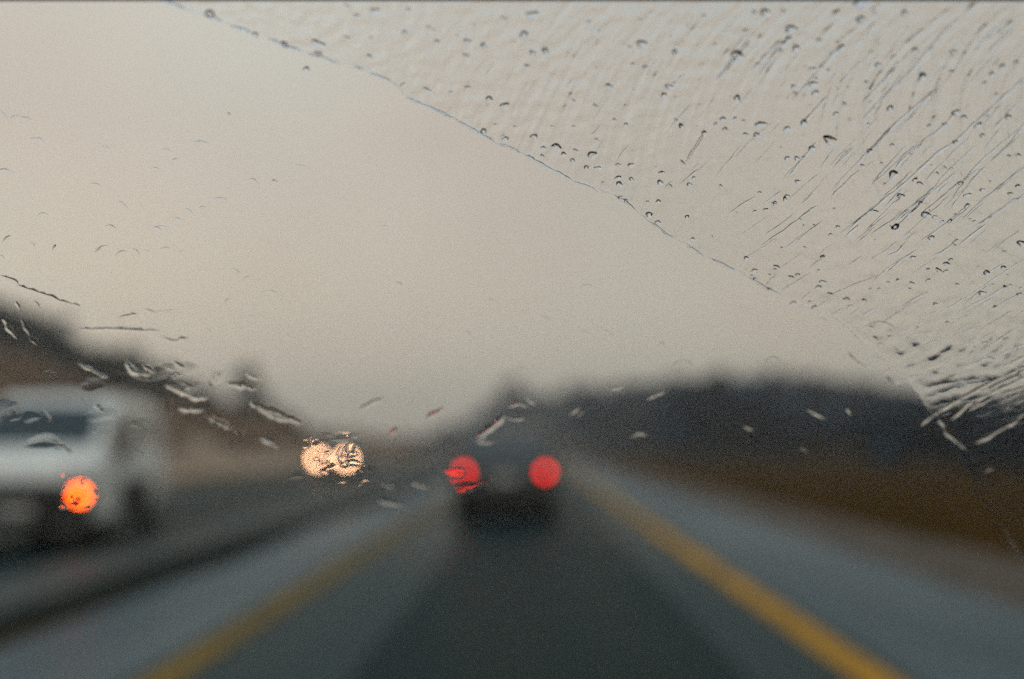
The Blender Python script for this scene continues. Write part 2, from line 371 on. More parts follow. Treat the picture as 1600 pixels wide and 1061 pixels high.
# grey oncoming car
M_grey = mat('pale grey car paint', (.16, .16, .15), .35, spec=.4, coat=.3)
tab2 = [(-2.1, .66, .34, .72), (-2.0, .80, .24, .90), (-1.4, .86, .20, .95), (0, .88, .18, .93), (.8, .87, .18, .92), (1.6, .84, .2, .80), (2.05, .74, .24, .70), (2.15, .6, .32, .58)]
gh2 = [(-1.8, .76, .72, .88, .91), (-1.1, .80, .62, .90, 1.36), (-.2, .82, .64, .91, 1.43), (.15, .82, .64, .9, 1.39), (1.05, .80, .72, .88, .91)]
c2_, G2, _b = vehicle('oncoming_car', (-8.33, 43.5, .02), math.pi, 'oncoming car in the opposite lane with two warm headlamps blazing', 'car', M_grey, tab2, gh2, ((-.76, -1.3), (.76, -1.3), (-.76, 1.35), (.76, 1.35)))
patch(G2, U(gh2, .2), U(gh2, .95), .34, .66, M_glass, c2_, 'front_window'); patch(G2, U(gh2, -1.7), U(gh2, -1.15), .34, .66, M_glass, c2_, 'rear_window')
for a, b_ in ((.025, .13), (.87, .975)):
    patch(G2, U(gh2, -1.0), U(gh2, -.35), a, b_, M_glass, c2_, 'side_window'); patch(G2, U(gh2, -.27), U(gh2, .4), a, b_, M_glass, c2_, 'side_window')
lens('grille', (0, 2.14, .56), (.7, .08, .14), M_black, c2_, .03); lens('bumper', (0, 2.10, .36), (1.5, .16, .16), M_black, c2_, .05)
lens('number_plate', (0, 2.19, .40), (.44, .02, .11), M_plate, c2_, .004)
for s in (-1, 1):
    hh = lens('headlamp_housing', (s * .60, 2.03, .68), (.38, .16, .27), M_clear, c2_, .04)
    round_lamp('headlamp', (s * .585, 2.12, .68), .14, M_head, c2_, 1)
    lens('wing_mirror', (s * .95, .6, .96), (.18, .09, .13), M_grey, c2_, .03)

# white van passing on the left
M_white = mat('wet white van paint', (.72, .75, .72), .35, spec=.4, coat=.2, c2=(.80, .82, .78), scale=2)
tab3 = [(-1.85, .72, .42, 1.12), (-1.78, .84, .32, 1.17), (-1.2, .86, .28, 1.18), (0, .87, .27, 1.18), (1.0, .87, .27, 1.17), (1.55, .86, .28, 1.14), (1.8, .82, .32, 1.06), (1.88, .70, .42, .94)]
gh3 = [(-1.82, .84, .78, 1.10, 1.18), (-1.70, .85, .74, 1.16, 1.80), (-1.3, .86, .74, 1.16, 1.88), (.5, .86, .75, 1.16, 1.88), (.8, .86, .74, 1.15, 1.78), (1.5, .83, .78, 1.10, 1.17)]
van, G3, _b = vehicle('white_van', (-6.30, 13.55, .02), math.pi + R(7), 'white van passing on the left with one amber indicator glowing', 'van', M_white, tab3, gh3, ((-.76, -1.15), (.76, -1.15), (-.76, 1.2), (.76, 1.2)), .33)
patch(G3, U(gh3, .84), U(gh3, 1.42), .31, .69, M_glass, van, 'front_window'); patch(G3, U(gh3, -1.79), U(gh3, -1.71), .36, .64, M_glass, van, 'rear_window')
for a, b_ in ((.02, .135), (.865, .98)):
    patch(G3, U(gh3, -1.5), U(gh3, -.5), a, b_, M_glass, van, 'side_window'); patch(G3, U(gh3, -.42), U(gh3, .3), a, b_, M_glass, van, 'side_window'); patch(G3, U(gh3, .36), U(gh3, 1.12), a, b_, M_glass, van, 'side_window')
lens('bumper', (0, 1.83, .58), (1.70, .20, .46), M_black, van, .07); lens('rear_bumper', (0, -1.84, .46), (1.66, .14, .26), M_black, van, .05)
for s in (-1, 1): lens('sill', (s * .862, 0, .54), (.05, 1.62, .52), M_black, van, .02)
lens('number_plate', (0, 1.94, .48), (.44, .02, .12), M_plate, van, .004)
for s in (-1, 1):
    lens('headlamp', (s * .62, 1.82, .93), (.28, .12, .18), M_clear, van, .04)
    round_lamp('indicator', (s * .74, 1.925, .66), .064, M_amber if s < 0 else M_amberoff, van, 1)
    lens('wing_mirror', (s * 1.0, 1.15, 1.15), (.2, .1, .2), M_black, van, .03)

# ------------------------------------------------------------------ our own car round the camera, with its windshield
D0, TH = .60, math.tan(R(43)); CURV = .16
def gl(x, z):            # inner face of the glass: y for a given x, z
    return D0 - (z - 1.25) / TH - CURV * x * x
def gn(x):               # outward normal
    return Vector((2 * CURV * x, 1, 1 / TH)).normalized()
T_GL = .005
def S(px, py, off=0):    # where the line of sight of that point of the glass meets its outer face
    d = (CM.to_3x3() @ Vector(((px - 800) / 1555.6, (530.5 - py) / 1555.6, -1))).normalized()
    t = .5
    for _ in range(12):
        p = EYE + d * t; q = p - gn(p.x) * T_GL
        t += (gl(q.x, q.z) - q.y) / (d.y + d.z / TH)
    p = EYE + d * t
    return p + gn(p.x) * (off + .00005)
own = empty('car', (0, 0, 0)); tag(own, 'car we look out of, with its rain covered windshield', 'car')
M_own = mat('dark blue car paint', (.02, .03, .05), .3, coat=.4)
M_dash = mat('dark grey dashboard', (.03, .03, .032), .8)
M_seal = mat('black windshield seal', (.035, .045, .055), .7)
lower_body([(-2.3, .70, .3, .75), (-2.2, .82, .22, .86), (-1.5, .86, .2, .9), (.7, .87, .18, .9), (.92, .87, .18, .93), (1.5, .84, .2, .80), (1.9, .76, .24, .66), (2.0, .6, .3, .56)], M_own, own)
for x, y in ((-.76, -1.45), (.76, -1.45), (-.76, 1.35), (.76, 1.35)): wheel(x, y, .31, own)
lens('dashboard', (0, .66, .92), (1.36, .30, .13), M_dash, own, .04)
# pane
b = bmesh.new(); nx, nz_ = 28, 16
ZB, ZT = .955, None
def tray(z_, w0=.70, w1=.58): return w0 + (w1 - w0) * (z_ - .955) / .5
top_p = S(800, -2); ZT = top_p.z
def pane_grid(b, off):
    rows = []
    for j in range(nz_ + 1):
        z_ = ZB + (ZT + .012 - ZB) * j / nz_; wx = tray(z_)
        row = []
        for i in range(nx + 1):
            x = -wx + 2 * wx * i / nx; p = Vector((x, gl(x, z_), z_)) + gn(x) * off; row.append(b.verts.new(p))
        rows.append(row)
    return rows
A_, B_ = pane_grid(b, 0), pane_grid(b, T_GL)
for j in range(nz_):
    for i in range(nx):
        b.faces.new((A_[j][i], A_[j][i + 1], A_[j + 1][i + 1], A_[j + 1][i])); b.faces.new((B_[j][i], B_[j + 1][i], B_[j + 1][i + 1], B_[j][i + 1]))
for i in range(nx):
    for j in (0, nz_): b.faces.new((A_[j][i], B_[j][i], B_[j][i + 1], A_[j][i + 1]))
for j in range(nz_):
    for i in (0, nx): b.faces.new((A_[j][i], B_[j][i], B_[j + 1][i], A_[j + 1][i]))
bmesh.ops.recalc_face_normals(b, faces=b.faces)
M_pane = bpy.data.materials.new('clear tinted windshield glass'); M_pane.use_nodes = True; t = M_pane.node_tree; t.nodes.clear()
po = N(t, 'ShaderNodeOutputMaterial'); tr = N(t, 'ShaderNodeBsdfTransparent'); tr.inputs[0].default_value = (.955, .975, .965, 1); t.links.new(tr.outputs[0], po.inputs[0])
link('windshield', b, M_pane, own, True)
# header, pillars, cowl: bars that follow the glass edge
def bar(name, pts, hw, th, m, side):
    b = bmesh.new(); rows = []
    for p, n, sd in pts:
        rows.append([b.verts.new(p + sd * a * hw + n * c) for a, c in ((0, -th), (1, -th), (1, th), (0, th))])
    for q, u in zip(rows, rows[1:]):
        for k in range(4): b.faces.new((q[k], q[(k + 1) % 4], u[(k + 1) % 4], u[k]))
    b.faces.new(rows[0]); b.faces.new(rows[-1]); bmesh.ops.recalc_face_normals(b, faces=b.faces)
    return link(name, b, m, own)
HZ = lambda x: ZT
up = Vector((0, -1 / TH, 1)).normalized()
def P(x, z_, off=.0025): return Vector((x, gl(x, z_), z_)) + gn(x) * off
bar('header_trim', [(p - gn(p.x) * .0025, gn(p.x), up) for p in [S(px, -8) for px in range(-250, 1851, 100)]], .06, .004, M_seal, 0)
bar('cowl', [(P(x, .965), gn(x), -up) for x in [(-.70 + .1 * k) for k in range(15)]], .05, .008, M_seal, 0)
for s in (-1, 1):
    bar('pillar', [(P(s * tray(z_), z_), gn(s * .6), Vector((s, 0, 0))) for z_ in [.93 + .08 * k for k in range(8)]], .07, .012, M_own, 0)
b = bmesh.new(); rows = []
for k in range(13):
    t_ = k / 12; y = S(800, -1).y - .04 - t_ * 1.75; zz = ZT + .05 + .07 * math.sin(math.pi * min(1, t_ * .9 + .05)) 
    rows.append([b.verts.new((x, y, zz - .10 * abs(x) ** 3 / .2)) for x in [-.62 + .155 * i for i in range(9)]])
for q, u in zip(rows, rows[1:]):
    for i in range(8): b.faces.new((q[i], q[i + 1], u[i + 1], u[i]))
ret = bmesh.ops.solidify(b, geom=b.faces[:], thickness=.03)
link('roof', b, M_own, own, True)
for s in (-1, 1):
    for yy, nm in ((-.35, 'door_pillar'), (-1.35, 'rear_pillar')): lens(nm, (s * .64, yy, 1.12), (.06, .12, .56), M_own, own, .015)

# ------------------------------------------------------------------ water on the outside of the windshield
M_wat = bpy.data.materials.new('rain water'); M_wat.use_nodes = True; t = M_wat.node_tree; t.nodes.clear()
po = N(t, 'ShaderNodeOutputMaterial'); gb = N(t, 'ShaderNodeBsdfGlass'); gb.inputs['IOR'].default_value = 1.333; gb.inputs['Roughness'].default_value = 0
gb.inputs['Color'].default_value = (1, 1, 1, 1); t.links.new(gb.outputs[0], po.inputs[0])

WATER = []
def note(o, px, py, size): WATER.append((o, px, py, size)); return o
def frame(px, py):
    p = S(px, py); n = gn(p.x); u = Vector((1, 0, 0)); u = (u - n * u.dot(n)).normalized(); v = n.cross(u).normalized()
    return p, u, v, n
MM = .00031          # metres on the glass per photo pixel
def raindrop(px, py, r, hr=.42, ang=None, el=1.0, seed=0, name='raindrop'):
    """r in photo pixels; el stretches it along ang (degrees in the picture)"""
    rg = random.Random(seed or int(px * 31 + py * 17)); b = bmesh.new(); n1, n2 = 8, 20
    rad = r * MM; ph = [rg.uniform(0, 6.28) for _ in range(3)]
    a0 = R(ang if ang is not None else rg.uniform(0, 180))
    rows = []
    for i in range(n1):
        q = math.cos(i / n1 * math.pi / 2); h = rad * hr * 1.55 * (1 - q * q) ** 1.25 if i else 0
        row = []
        for k in range(n2):
            a = 6.2832 * k / n2; wob = 1 + .14 * math.sin(2 * a + ph[0]) + .09 * math.sin(3 * a + ph[1]) + .04 * math.sin(5 * a + ph[2])
            x = rad * q * wob * math.cos(a) * el; y = rad * q * wob * math.sin(a)
            row.append(b.verts.new((x * math.cos(a0) - y * math.sin(a0), x * math.sin(a0) + y * math.cos(a0), h)))
        rows.append(row)
    tip = b.verts.new((0, 0, rad * hr * 1.55))
    for q, u in zip(rows, rows[1:]):
        for k in range(n2): b.faces.new((q[k], q[(k + 1) % n2], u[(k + 1) % n2], u[k]))
    for k in range(n2): b.faces.new((rows[-1][k], rows[-1][(k + 1) % n2], tip))
    b.faces.new(rows[0][::-1])
    for e_ in b.edges:
        if len(e_.link_faces) == 2 and any(len(f.verts) > 4 for f in e_.link_faces): e_.smooth = False
    o = link(name, b, M_wat, None, True)
    p, u, v, n = frame(px, py)
    o.matrix_world = Matrix((u, v, n)).transposed().to_4x4(); o.location = p
    note(o, px, py, 'large' if r > 6 else 'small')
    return o
def crease(b):
    b.normal_update()
    for e_ in b.edges:
        if len(e_.link_faces) == 2 and e_.calc_face_angle(0) > R(75): e_.smooth = False
def ridge(pts, wpx, hr=.30, name='water_streak', bead=.25, seed=1):
    rg = random.Random(seed); P_ = []
    # resample + slight wander
    for (x0, y0), (x1, y1) in zip(pts, pts[1:]):
        L = math.hypot(x1 - x0, y1 - y0); n = max(2, int(L / 4))
        for k in range(n):
            f = k / n; P_.append((x0 + (x1 - x0) * f, y0 + (y1 - y0) * f))
    P_.append(pts[-1])
    for _ in range(2):
        P_ = [P_[0]] + [tuple((P_[i - 1][c] + 2 * P_[i][c] + P_[i + 1][c]) / 4 for c in (0, 1)) for i in range(1, len(P_) - 1)] + [P_[-1]]
    so_ = rg.uniform(0, 99)
    P_ = [(x + 1.3 * noise.noise(Vector((x * .06, y * .06, so_))), y + 1.3 * noise.noise(Vector((x * .06, y * .06, so_ + 9)))) for x, y in P_]
    n = len(P_); W3 = [S(*q) for q in P_]; org = W3[n // 2].copy(); b = bmesh.new(); rows = []; m_ = 8
    for i in range(n):
        tt = i / (n - 1); tg = (W3[min(n - 1, i + 1)] - W3[max(0, i - 1)]).normalized(); nn = gn(W3[i].x); sd = nn.cross(tg).normalized()
        env = min(1, (min(tt, 1 - tt) * n / 2.5 + .08)) * (1 + bead * 1.6 * noise.noise(Vector((P_[i][0] * .10, P_[i][1] * .10, so_))))
        w_ = max(.05, env) * wpx * MM * .5
        row = []
        for k in range(m_ + 1):
            a = math.pi * k / m_; q = math.cos(a); h = w_ * 2.5 * hr * (max(0, 1 - q * q)) ** 1.25
            row.append(b.verts.new(W3[i] - org + sd * w_ * q + nn * h))
        rows.append(row)
    for q, u in zip(rows, rows[1:]):
        for k in range(m_): b.faces.new((q[k], q[k + 1], u[k + 1], u[k]))
        f = b.faces.new((q[m_], q[0], u[0], u[m_])); f.tag = True
    b.faces.new(rows[0]); b.faces.new(rows[-1][::-1])
    bmesh.ops.recalc_face_normals(b, faces=b.faces)
    crease(b)
    o = link(name, b, M_wat, None, True); o.location = org
    note(o, *P_[n // 2], 'long' if n > 26 else 'short')
    return o

def cr(ox, oy, l, s=2.948): return [(ox + a[0] / s, oy + a[1] / s) + tuple(a[2:]) for a in l]
# drops read off the photograph: x, y, (radius in px)
D = []
D += cr(1060, 0, [(400, 60, 8), (270, 255, 7), (520, 135, 8), (505, 185, 6), (540, 225, 7), (750, 222, 6), (850, 10, 8), (840, 88, 6), (615, 320, 5), (620, 390, 6), (630, 430, 5), (1125, 355, 6), (270, 455, 5), (205, 550, 5), (260, 548, 4), (380, 575, 6), (118, 615, 5), (500, 595, 6), (578, 568, 6), (360, 622, 5), (700, 648, 8), (615, 685, 5), (545, 730, 5), (500, 730, 5), (725, 525, 5), (1280, 520, 6), (1380, 580, 7), (1275, 655, 4), (1520, 540, 6), (990, 805, 7), (1090, 830, 5), (1025, 905, 7), (1115, 935, 4), (1140, 990, 7), (1180, 1000, 4), (1215, 1022, 4), (1250, 1020, 5), (1330, 950, 5), (1330, 900, 4), (1400, 875, 4), (1565, 860, 5), (50, 850, 5), (70, 820, 4), (500, 905, 5), (550, 838, 5), (40, 1000, 4), (1000, 1045, 6), (1490, 310, 6), (920, 300, 5), (975, 500, 5), (880, 695, 4), (990, 265, 4), (1300, 845, 5), (1090, 235, 5), (1265, 240, 5), (350, 60, 4), (1530, 895, 4), (1400, 625, 4), (650, 185, 4), (170, 570, 3), (215, 597, 4), (1155, 580, 3), (530, 400, 4), (445, 935, 4), (1040, 60, 5)])
D += cr(1060, 350, [(312, 158, 4), (350, 215, 5), (355, 255, 4), (340, 240, 3), (1165, 65, 6), (1080, 155, 5), (1010, 260, 4), (1150, 260, 4), (1235, 185, 5), (1255, 165, 4), (1230, 220, 5), (1185, 370, 5), (1415, 547, 4), (1280, 75, 3), (530, 365, 5), (605, 360, 3), (665, 268, 5), (645, 293, 5), (1000, 15, 6), (735, 15, 4), (1580, 90, 6), (1420, 225, 7), (550, 235, 4), (885, 300, 3), (925, 300, 3), (700, 50, 3), (475, 110, 3), (65, 70, 4), (420, 300, 4), (790, 380, 5), (1400, 320, 5), (1525, 285, 4), (1570, 325, 5), (930, 555, 4), (975, 520, 4), (625, 385, 5)])
D += cr(530, 0, [(1395, 205, 8), (890, 70, 7), (850, 160, 6), (590, 192, 5), (665, 210, 5), (950, 235, 5), (890, 245, 5), (450, 195, 4), (80, 75, 4), (690, 458, 5), (762, 490, 7), (592, 405, 4), (665, 605, 5), (765, 640, 5), (897, 630, 7), (810, 585, 3), (1000, 680, 7), (940, 685, 4), (1033, 712, 5), (1075, 740, 5), (1165, 715, 7), (935, 720, 3), (1138, 772, 4), (1190, 775, 4), (1285, 760, 4), (1343, 762, 6), (1285, 820, 4), (1345, 825, 4), (1290, 850, 6), (1478, 842, 6), (1470, 930, 5), (1428, 990, 6), (1468, 1025, 6), (1420, 930, 3), (1495, 440, 5), (1520, 400, 5), (1240, 400, 6), (1410, 310, 4), (1320, 575, 4), (1215, 840, 3), (1320, 925, 4), (1545, 240, 5), (300, 150, 4), (320, 45, 4), (165, 50, 5), (140, 262, 4), (1295, 910, 4), (1490, 795, 3)])
D += cr(0, 0, [(965, 65, 6), (1465, 205, 7), (1465, 250, 6), (1410, 320, 5), (1055, 527, 3), (1265, 835, 3), (1175, 160, 4), (1310, 205, 5)])
for d in D: raindrop(d[0], d[1], d[2] * rnd.uniform(.75, 1.0), hr=rnd.uniform(.42, .78), el=1 + .7 * rnd.random() ** 2, ang=rnd.uniform(-10, 60))
EDGE_PX = [(240, -4), (290, 16), (360, 40), (430, 66), (475, 84), (530, 101), (575, 112), (612, 128), (632, 150), (670, 168), (710, 188), (745, 205), (780, 228), (815, 240), (850, 258), (900, 285), (935, 297), (975, 312), (1010, 345), (1050, 372), (1075, 383), (1100, 402), (1150, 422), (1200, 452), (1245, 475), (1310, 500)]
def edge_y(x):
    for a, b_ in zip(EDGE_PX, EDGE_PX[1:]):
        if a[0] <= x <= b_[0]: return a[1] + (b_[1] - a[1]) * (x - a[0]) / (b_[0] - a[0])
    return 500 + (x - 1310) * .85 if x > 1310 else -9
# faint flat drops scattered over the unwiped part
k = 0
while k < 165:
    x, y = rnd.uniform(420, 1600), rnd.uniform(0, 560)
    if y > edge_y(x) - 12: continue
    if rnd.random() > .35 + .65 * sst(500, 1200, x): continue
    raindrop(x, y, rnd.uniform(1.6, 4), hr=rnd.uniform(.14, .5), el=rnd.uniform(1, 2.2), ang=rnd.gauss(42, 12)); k += 1
# streams read off the photograph
ST = [[(330, 185), (270, 260), (170, 370)], [(480, 180), (330, 330)], [(760, 210), (640, 320)], [(690, 440), (600, 540), (578, 568)], [(900, 100), (870, 165)], [(1290, 80), (1220, 150), (1060, 340), (940, 450), (835, 570)], [(1500, 90), (1370, 220)], [(1200, 400), (1000, 570), (880, 695), (860, 710)], [(1280, 520), (1180, 620), (1120, 650)], [(1610, 345), (1400, 540), (1275, 655), (1200, 700), (1080, 810), (900, 960), (780, 1060)], [(1610, 560), (1420, 720), (1340, 800), (1260, 920)], [(1370, 670), (1240, 790), (1115, 935), (1000, 1050)], [(1610, 760), (1400, 920), (1300, 1020)], [(1610, 885), (1500, 960), (1350, 1050)], [(1025, 905), (930, 1000), (870, 1060)], [(980, 590), (720, 860)], [(640, 650), (510, 810)], [(118, 615), (30, 750)], [(1600, 905), (1540, 920), (1490, 960), (1380, 1035)]]
ST = [cr(1060, 0, s) for s in ST]
S6 = [[(350, 205), (325, 225)], [(450, 230), (400, 290)], [(830, 5), (770, 60)], [(900, 0), (850, 40)], [(1050, 80), (1010, 130), (960, 145)], [(1290, 70), (1210, 135), (1170, 142)], [(1420, 0), (1290, 100)], [(1490, 85), (1410, 140)], [(1505, 180), (1380, 250)], [(1610, 150), (1400, 290), (1210, 410)], [(1525, 285), (1400, 350), (1290, 410)], [(1450, 340), (1350, 400)], [(1610, 300), (1420, 405)], [(1565, 475), (1450, 550), (1390, 590)], [(1535, 635), (1450, 680)], [(915, 385), (820, 440)], [(690, 350), (640, 385), (625, 380)], [(610, 310), (560, 360)], [(770, 385), (700, 420)], [(650, 430), (690, 445)], [(710, 430), (735, 440)], [(520, 365), (545, 370)], [(850, 480), (900, 455), (950, 452), (1000, 480)], [(1000, 515), (1060, 512), (1120, 500)], [(1045, 540), (1080, 545)], [(1150, 545), (1200, 535)], [(780, 590), (830, 640), (880, 670), (930, 640)], [(985, 750), (1020, 730), (1070, 740)], [(1610, 550), (1480, 600), (1310, 665)], [(890, 610), (960, 630)], [(935, 700), (985, 660), (1005, 655)], [(1050, 720), (1110, 685)], [(1560, 420), (1610, 395)], [(1560, 540), (1605, 520)], [(1300, 565), (1350, 540)], [(960, 700), (1000, 745)]]
ST += [cr(1060, 350, s) for s in S6]
k = 0
for s in ST:
    k += 1; ridge(s, rnd.uniform(2.8, 5.0), hr=rnd.uniform(.34, .58), seed=k, bead=.4)
# finer streams between them, following the same flow
for _ in range(110):
    x, y = rnd.uniform(1080, 1600), rnd.uniform(30, 560)
    if y > edge_y(x) - 30 or rnd.random() > .25 + .75 * sst(1080, 1550, x + y * .4): continue
    ang = R(50 - 26 * sst(60, 620, y) + rnd.gauss(0, 3)); L = rnd.uniform(25, 110)
    k += 1; x2, y2 = x - L * math.cos(ang), y + L * math.sin(ang)
    if y2 > edge_y(x2) - 5: continue
    xm, ym = (x + x2) / 2 + rnd.uniform(-3, 3), (y + y2) / 2 + rnd.uniform(-3, 3)
    ridge([(x, y), (xm, ym), (x2, y2)], rnd.uniform(2.0, 3.8), hr=rnd.uniform(.2, .5), seed=k, bead=.5)
for _ in range(170):
    x, y = rnd.uniform(760, 1600), rnd.uniform(20, 540)
    if y > edge_y(x) - 30 or rnd.random() > .3 + .7 * sst(760, 1300, x): continue
    ang = R(54 - 28 * sst(60, 620, y) + rnd.gauss(0, 3)); L = rnd.uniform(14, 70); x2, y2 = x - L * math.cos(ang), y + L * math.sin(ang)
    if y2 > edge_y(x2) - 5: continue
    k += 1; ridge([(x, y), ((x + x2) / 2 + rnd.uniform(-2, 2), (y + y2) / 2 + rnd.uniform(-2, 2)), (x2, y2)], rnd.uniform(1.4, 2.6), hr=rnd.uniform(.12, .42), seed=k, bead=.6)
# streams over the dark hill at the right edge
for s, wd in (([(1610, 650), (1400, 750), (1220, 850), (1130, 910), (1118, 930)], 9), ([(1610, 700), (1330, 830), (1255, 905)], 8), ([(1610, 745), (1450, 800), (1330, 860)], 6), ([(1570, 900), (1370, 1010)], 9), ([(1610, 860), (1560, 900)], 6), ([(1190, 850), (1240, 960), (1330, 1040)], 8), ([(1610, 690), (1480, 730), (1400, 790)], 5), ([(1620, 600), (1540, 635), (1480, 665)], 4)):
    k += 1; ridge(cr(1060, 350, s), wd * 1.1, hr=rnd.uniform(.03, .08), seed=k, bead=.8)
for s, wd in (([(1340, 150), (1440, 300), (1540, 470), (1600, 520)], 10), ([(1405, 112), (1455, 82)], 7), ([(1340, 30), (1375, 55)], 8), ([(1545, 490), (1590, 520)], 8), ([(1150, 5), (1170, 22)], 6), ([(1490, 70), (1520, 62)], 6)):
    k += 1; ridge(cr(1060, 700, s, 2.939), wd * 1.3, hr=rnd.uniform(.02, .05), seed=k, bead=.8)
# the thin rippled film that the rain keeps on the glass above the wiper edge
def film():
    st = 2.6; cx0, cy0 = 228, -40; gx = int((1640 - cx0) / 20) + 2; gy = int(1010 / 20) + 3
    C = [[S(cx0 + 20 * i, cy0 + 20 * j) for i in range(gx)] for j in range(gy)]
    def SS(x, y):
        u = (x - cx0) / 20; v = (y - cy0) / 20; i = int(u); j = int(v); u -= i; v -= j
        return (C[j][i] * (1 - u) + C[j][i + 1] * u) * (1 - v) + (C[j + 1][i] * (1 - u) + C[j + 1][i + 1] * u) * v
    def low(x):
        return edge_y(x) if x <= 1310 else 500 + (x - 1310) * .92 if x <= 1430 else 610.4 + (x - 1430) * 1.55
    org = SS(1000, 100); b = bmesh.new(); rows = []
    nx_ = int((1640 - 250) / st)
    for i in range(nx_ + 1):
        x = 250 + st * i; yb = low(x) + 2.5 * noise.noise(Vector((x * .05, 3, 7))); n_ = int(1000 / st); row = []
        for j in range(n_ + 1):
            y = -30 + st * j
            if y > yb: break
            p = SS(x, y); n = gn(p.x)
            # distance across the flow; the flow leans over toward the right edge and lower down
            a = R(50 - 24 * sst(60, 620, y) - 4 * sst(1100, 1600, x)); c = x * math.sin(a) + y * math.cos(a); d = x * math.cos(a) - y * math.sin(a)
            k1 = sst(480, 1100, x + .35 * y)
            h = .5 * k1 * abs(noise.noise(Vector((c * .085, d * .010, 1)))) + .42 * k1 * abs(noise.noise(Vector((c * .19, d * .022, 5))))
            h += .30 * noise.noise(Vector((x * .045, y * .06, 9))) + .26 * max(0, noise.noise(Vector((x * .15, y * .17, 20))) - .12) + .20 * max(0, noise.noise(Vector((x * .3, y * .3, 31))))
            ed = min(1, (yb - y) / (5.5 + 62 * sst(1330, 1480, x)))
            h = (2.6 + h * (26 - 17.0 * sst(120, 500, y) - 7.9 * sst(500, 680, y))) * (ed * (2 - ed)) * 1.1e-4
            row.append((p - org + n * (.00008 + max(h, 0)), p - org + n * .00002))
        rows.append(row)
    V = [[(b.verts.new(t_), b.verts.new(q)) for t_, q in r_] for r_ in rows]
    for A1, B1 in zip(V, V[1:]):
        m1 = min(len(A1), len(B1))
        for j in range(m1 - 1):
            b.faces.new((A1[j][0], A1[j + 1][0], B1[j + 1][0], B1[j][0])); b.faces.new((A1[j][1], B1[j][1], B1[j + 1][1], A1[j + 1][1]))
        if len(B1) > m1 and m1:
            for j in range(m1 - 1, len(B1) - 1):
                b.faces.new((A1[-1][0], B1[j + 1][0], B1[j][0])); b.faces.new((A1[-1][1], B1[j][1], B1[j + 1][1]))
        if A1: b.faces.new((A1[-1][0], A1[-1][1], B1[-1][1], B1[-1][0])); b.faces.new((A1[0][0], B1[0][0], B1[0][1], A1[0][1]))
    for r_ in (V[0], V[-1]):
        for j in range(len(r_) - 1): b.faces.new((r_[j][0], r_[j][1], r_[j + 1][1], r_[j + 1][0]))
    bmesh.ops.recalc_face_normals(b, faces=b.faces); crease(b)
    o = link('water_film', b, M_wat, None, True); o.location = org
    tag(o, 'thin rippled film of rain on the unwiped glass above the wiper edge', 'water film', kind='stuff')
film()
# the edge left by the wiper blade, in broken lengths
EG = [[(240, -4), (262, 4), (290, 14)], [(318, 22), (345, 33)], [(360, 40), (392, 50)], [(420, 62), (470, 80)], [(478, 83), (500, 88), (531, 101)], [(552, 103), (574, 108)], [(576, 116), (592, 120), (611, 127)], [(623, 136), (633, 128)], [(634, 151), (650, 160), (672, 168), (708, 184)], [(712, 188), (745, 206), (772, 219)], [(779, 223), (800, 232), (814, 239)], [(818, 242), (850, 258), (895, 283)], [(895, 283), (920, 292), (934, 300)], [(960, 304), (985, 322)], [(1010, 344), (1028, 355), (1048, 371), (1059, 370)], [(1074, 384), (1085, 391), (1101, 401)], [(1112, 404), (1150, 424)], [(1170, 434), (1200, 452), (1222, 462)]]
for s in EG:
    k += 1; a = 'left' if s[0][0] < 480 else 'middle' if s[0][0] < 830 else 'right'
    ridge(s, rnd.uniform(3.6, 5.2), hr=.5, seed=k, bead=.45, name='wiper_edge_water')
# short curls left on the wiped glass
CU = cr(0, 0, [(8, 522), (70, 535), (118, 545), (165, 638), (490, 678), (772, 692), (930, 655), (720, 775), (440, 850), (560, 937), (200, 985), (870, 970), (930, 953), (1170, 830), (1390, 765), (820, 1010), (740, 1045), (515, 1040), (1010, 915), (25, 785), (810, 735)])
CU += cr(0, 350, [(510, 10), (720, 15), (150, 95), (560, 130), (625, 122), (680, 125), (760, 110), (835, 125), (1080, 215), (1140, 245), (1250, 315), (30, 62), (10, 150), (960, 490), (1320, 515), (250, 105), (470, 108), (1050, 350), (1160, 425)])
CU += cr(530, 350, [(280, 275), (700, 350), (1212, 258), (1140, 285), (950, 432), (585, 498), (1130, 500), (1200, 478), (1235, 495), (780, 615), (830, 660), (180, 600), (1490, 552), (210, 10)])
for x, y in CU:
    k += 1; L = rnd.uniform(5, 13); a = R(rnd.gauss(-12, 22)); c = rnd.uniform(.1, .5) * L
    ridge([(x - L * math.cos(a), y + L * math.sin(a) + c * .5), (x, y - c * .5), (x + L * math.cos(a), y - L * math.sin(a) + c * .5)], rnd.uniform(2.6, 4.2), hr=rnd.uniform(.34, .6), seed=k, name='water_curl')
